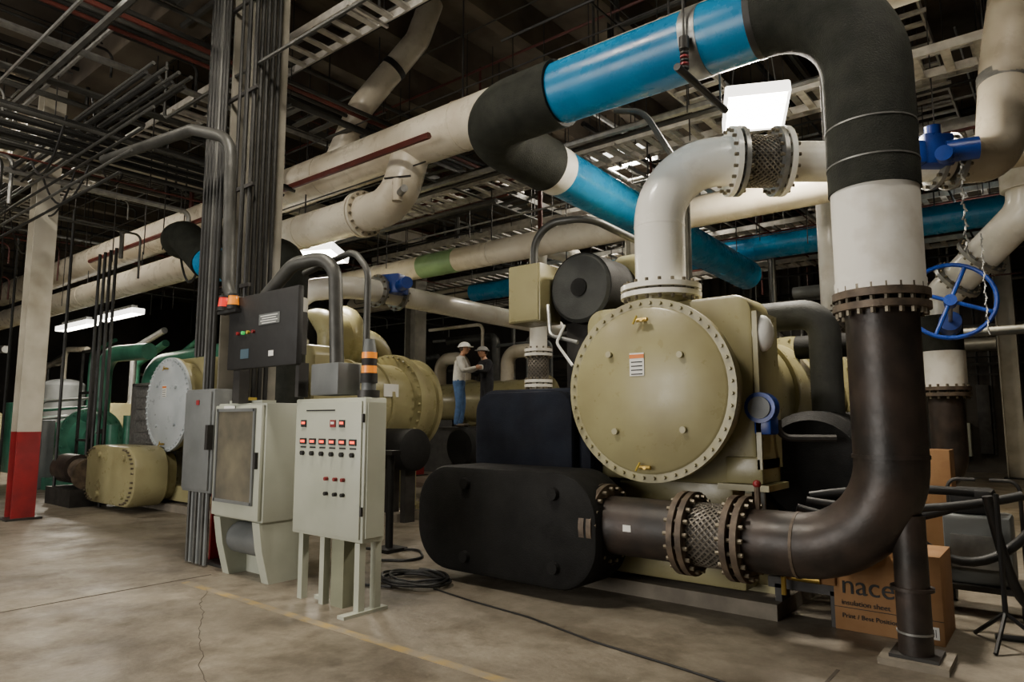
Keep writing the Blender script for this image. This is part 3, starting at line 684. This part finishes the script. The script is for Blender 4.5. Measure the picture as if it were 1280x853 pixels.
for k in range(14):
    b.tube([(-9.0-.10*k,-4,5.0+.06*(k%3)),(-9.0-.10*k,5.8,5.0+.06*(k%3))],.026,CONDD if k%4 else COND,8)
for k in range(8):
    b.tube([(-7.6,3.0+.07*k,5.3+.14*(k%2)),(-26,3.0+.07*k,5.3+.14*(k%2))],.022,(CONDD,COND)[k%2],8)
for k in range(5):
    b.tube([(-7.6,2.8+.1*k,4.1+.28*k),(-20,2.8+.1*k,4.1+.28*k)],.018,(CONDD,COND)[k%2],6)
for k in range(5):
    b.tube([(-7.6-.3*k,-3,5.9+.1*k),(-7.6-.3*k,9,5.9+.1*k)],.03,(CONDD,SPR,COND)[k%3],6)
for k in range(70):
    x=random.uniform(-22,2);y=random.uniform(7,17)
    b.tube([(x,y,random.uniform(4.0,5.6)),(x,y,ZC-.7)],.009,DSTEEL,4)
for k in range(55):
    x=random.uniform(-24,-9.5);y=random.uniform(1.5,5.8)
    b.tube([(x,y,random.uniform(4.2,5.6)),(x,y,ZC-.7)],.010,DSTEEL,4)
for k in range(9):
    x=-14.5-1.1*k;b.tube([(x,4.6,0),(x,4.6,5.5)],.03,CONDD,6)
for k in range(4): b.tube([(-13.2-.25*k,4.9,0),(-13.2-.25*k,4.9,4.6)],.03,CONDD,6)
for k in range(12): 
    x=random.uniform(-16,-8.5);y=random.uniform(1.5,4.5);b.tube(sag((x,y,random.uniform(5,5.8)),(x-random.uniform(1,2.5),y+random.uniform(-.5,1),random.uniform(5,5.8)),random.uniform(.3,1.0)),.016,RUB,6)
for a,c,d in(((-8.5,4.8,4.9),(-10.5,5.4,4.9),1.0),((-9.5,4.8,4.8),(-11.5,5.2,4.7),1.1),((-8.2,4.4,5.2),(-9.8,5.0,5.1),.8)): b.tube(sag(a,c,d),.02,RUB,6)
b.done()
b=B('vent_pipe')
b.tube(route([(-7.4,7.1,8.1),(-7.5,6.9,7.4),(-8.1,6.3,6.25),(-8.8,6.36,5.5)],.4),.19,CREAM,24)
b.tube([(-7.72,6.66,6.95),(-7.76,6.62,6.88)],.205,DSTEEL,24)
b.done()
# ---------------- light fixtures ----------------
def fixture(name,c,rz,sx,sy,tilt=0,power=60,col=(1,.90,.75)):
    b=B(name);M=Matrix.Rotation(rz,4,'Z')@Matrix.Rotation(tilt,4,'X')
    c=V(c)
    b.box(c,(sx,sy,.05),LAMPR,M=M)
    for s in(-1,1):
        b.box(c+M@V((s*sx/2,0,-.05)),(.03,sy,.14),LAMPR,M=M);b.box(c+M@V((0,s*sy/2,-.05)),(sx,.03,.14),LAMPR,M=M)
    b.box(c+V((0,0,.08)),(sx*.8,.15,.1),STEEL,M=M)
    n=4 if min(sx,sy)>.4 else 2
    for k in range(n):
        o=(k-(n-1)/2)*sy/n
        b.tube([c+M@V((-sx*.46,o,-.06)),c+M@V((sx*.46,o,-.06))],.022,LAMPE,8)
    for s in(-1,1): b.tube([c+M@V((s*sx*.4,0,.03)),V((c.x,c.y,ZC-.7))],.006,DSTEEL,4)
    o=b.done()
    l=bpy.data.lights.new(name+'_lamp','AREA');l.shape='RECTANGLE';l.size=sx;l.size_y=sy;l.energy=power;l.color=col
    lo=bpy.data.objects.new('lamp',l);bpy.context.scene.collection.objects.link(lo);lo.parent=o
    lo.location=(c-o.location)+M@V((0,0,-.15));lo.rotation_euler=M.to_euler()
fixture('ceiling_light_fixture',(-2.55,7.6,5.12),.45,.66,.6,-.3,260)
fixture('ceiling_light_fixture.001',(-10.5,7.2,4.55),.4,1.1,.6,-.2,130)
fixture('ceiling_light_fixture.002',(-20,7.6,4.4),0,2.4,.3,0,160)
fixture('ceiling_light_fixture.003',(-22.5,7.4,4.3),0,2.4,.3,0,160)
fixture('ceiling_light_fixture.004',(-1.1,13.9,5.1),0,.5,.5,0,120,(1,.8,.5))
fixture('ceiling_light_fixture.005',(-4.5,2.0,7.2),0,1.2,.6,0,340)
fixture('ceiling_light_fixture.006',(-9.5,.5,7.2),0,1.2,.6,0,360)
fixture('ceiling_light_fixture.007',(-6.5,11.5,6.7),0,1.2,.6,0,200)
fixture('ceiling_light_fixture.008',(1.0,4.5,7.2),0,1.2,.6,0,60)
fixture('ceiling_light_fixture.009',(-9,16.0,6.7),0,1.2,.6,0,260)
fixture('ceiling_light_fixture.010',(-15.5,3,7.2),0,1.2,.6,0,240)
def area(name,loc,rot,sx,sy,e,col):
    l=bpy.data.lights.new(name,'AREA');l.shape='RECTANGLE';l.size=sx;l.size_y=sy;l.energy=e;l.color=col
    o=bpy.data.objects.new(name,l);bpy.context.scene.collection.objects.link(o);o.location=loc;o.rotation_euler=rot
area('added_door_fill',(-7,Y0-.1,2.6),(math.radians(80),0,0),8,4.8,860,(1,.95,.88))  # soft fill light added at an unseen, assumed door opening behind the camera
w=bpy.data.worlds.new('World');bpy.context.scene.world=w;w.use_nodes=True
w.node_tree.nodes['Background'].inputs[0].default_value=(.5,.55,.6,1);w.node_tree.nodes['Background'].inputs[1].default_value=.08

# ---------------- workers ----------------
def worker(name,loc,yaw,top=SHIRT,legs=JEAN,hat=HAT,rag=True):
    root=bpy.data.objects.new(name,None);bpy.context.scene.collection.objects.link(root);root.location=loc;root.rotation_euler=(0,0,yaw)
    J={}
    def j(n,p,r,t): J[n]=(V(p),r,t)
    j('pel',(0,0,.93),(.14,.175),'J')
    j('waist',(.0,0,1.06),(.135,.165),'S');j('chest',(.02,0,1.26),(.145,.20),'S');j('up',(.04,0,1.40),(.10,.15),'S')
    j('neck',(.06,0,1.48),(.06,.06),'K');j('hd',(.085,0,1.56),(.055,.055),'K')
    for s,n in((1,'l'),(-1,'r')):
        j('sh'+n,(.045,.19*s,1.39),(.078,.078),'S');j('el'+n,(.13 if s<0 else .17,.27*s,1.14 if s<0 else 1.17),(.058,.058),'S')
        j('wr'+n,(.34,.14*s,1.22),(.04,.04),'S');j('pa'+n,(.38,.13*s,1.235),(.032,.032),'K')
        j('hp'+n,(0,.09*s,.86),(.115,.112),'J');j('kn'+n,(.03 if s<0 else .06,.115*s,.49),(.082,.082),'J');j('an'+n,(-.03 if s<0 else .02,.13*s,.10),(.06,.06),'J')
        j('he'+n,(-.04 if s<0 else .01,.13*s,.045),(.045,.045),'B');j('to'+n,(.14 if s<0 else .19,.15*s,.038),(.04,.036),'B')
    E=[('pel','waist'),('waist','chest'),('chest','up'),('up','neck'),('neck','hd')]
    for n in'lr': E+=[('up','sh'+n),('sh'+n,'el'+n),('el'+n,'wr'+n),('wr'+n,'pa'+n),('pel','hp'+n),('hp'+n,'kn'+n),('kn'+n,'an'+n),('an'+n,'he'+n),('he'+n,'to'+n)]
    K=list(J);me=bpy.data.meshes.new('body');me.from_pydata([J[k][0] for k in K],[(K.index(a),K.index(c)) for a,c in E],[])
    o=bpy.data.objects.new('body',me);bpy.context.scene.collection.objects.link(o)
    sk=o.modifiers.new('skin','SKIN');sk.use_smooth_shade=True
    if not me.skin_vertices:
        bpy.context.view_layer.objects.active=o;bpy.ops.mesh.customdata_skin_add()
    for i,k in enumerate(K):
        me.skin_vertices[0].data[i].radius=J[k][1];me.skin_vertices[0].data[i].use_root=(k=='pel')
    ss=o.modifiers.new('sub','SUBSURF');ss.levels=2;ss.render_levels=2
    bpy.context.view_layer.update()
    dg=bpy.context.evaluated_depsgraph_get();nm=bpy.data.meshes.new_from_object(o.evaluated_get(dg))
    o.modifiers.clear();o.data=nm;o.parent=root
    nm.materials.clear();tags={'J':0,'S':1,'K':2,'B':3}
    for m in(legs,top,SKIN,BOOT): nm.materials.append(m)
    for f in nm.polygons:
        c=f.center;best=None
        for a,d in E:
            pa,pb=J[a][0],J[d][0];ab=pb-pa;t=max(0,min(1,(c-pa).dot(ab)/ab.length_squared));q=pa+ab*t
            dist=(c-q).length/((J[a][1][0]+J[d][1][0])/2)
            if best is None or dist<best[0]: best=(dist,J[a][2] if t<.5 else J[d][2])
        tg=best[1]
        if c.z>.96 and tg=='J': tg='S'
        f.material_index=tags[tg];f.use_smooth=True
    b=B('head');hc=V((.11,0,1.635))
    b.ball(hc,.105,SKIN,(.95,.74,1.15),14);b.ball(hc+V((.02,0,-.06)),.07,SKIN,(1,.8,.9),8)
    b.ball(hc+V((.107,0,-.01)),.018,SKIN,(1.1,.7,1.5),6)
    for s in(-1,1):
        b.ball(hc+V((.088,.033*s,.012)),.012,LABEL,n=6);b.ball(hc+V((.097,.033*s,.012)),.006,INK,n=6)
        b.ball(hc+V((0,.08*s,-.005)),.026,SKIN,(.7,.35,1.1),6)
    b.tube([hc+V((.098,-.022,-.055)),hc+V((.103,0,-.057)),hc+V((.098,.022,-.055))],.006,RED,6)
    b.ball(hc+V((-.02,0,.012)),.106,HAIR,(.92,.78,1.0),10)
    R=[]
    for k in range(7):
        t=pi/2*k/7;R.append([hc+V((math.cos(a)*.135*math.cos(t),math.sin(a)*.115*math.cos(t),.035+.105*math.sin(t))) for a in [2*pi*q/24 for q in range(24)]])
    b.loft(R,hat)
    b.loft([[hc+V(((.155+.035*max(0,math.cos(a)))*math.cos(a),.13*math.sin(a),zz)) for a in [2*pi*q/24 for q in range(24)]] for zz in(.028,.04)],hat)
    b.done(parent=root)
    b=B('hands')
    for s in(-1,1):
        p=V((.365,.132*s,1.235))
        b.ball(p+V((.035,0,.0)),.045,SKIN,(1.0,.36,.85),8)
        for k,L in enumerate((.072,.08,.074,.06)):
            q=p+V((.07,-.004*s,.028-.018*k))
            b.tube([q-V((.02,0,0)),q+V((L*.4,-.006*s,0)),q+V((L*.7,-.022*s,-.004)),q+V((L*.8,-.042*s,-.006))],[.0095,.009,.008,.006],SKIN,6)
        b.tube([p+V((.01,-.004*s,.025)),p+V((.04,-.03*s,.045)),p+V((.07,-.04*s,.04))],[.012,.011,.008],SKIN,6)
    b.done(parent=root)
    if rag: b=B('held_rag');b.box((.45,0,1.24),(.10,.17,.10),LABEL,0,.02);b.done(parent=root)
worker('worker',(-9.80,10.35,1.35),math.radians(34))
worker('worker.001',(-9.90,11.35,1.35),math.radians(250),DCLOTH,DCLOTH,HATG,False)

# ---------------- camera ----------------
cd=bpy.data.cameras.new('camera');cd.lens=24;cd.sensor_width=36;cd.clip_start=.05;cd.clip_end=200
co=bpy.data.objects.new('camera',cd);bpy.context.scene.collection.objects.link(co)
co.location=(0,0,1.5);co.rotation_euler=(math.radians(96.6),0,math.radians(39));bpy.context.scene.camera=co
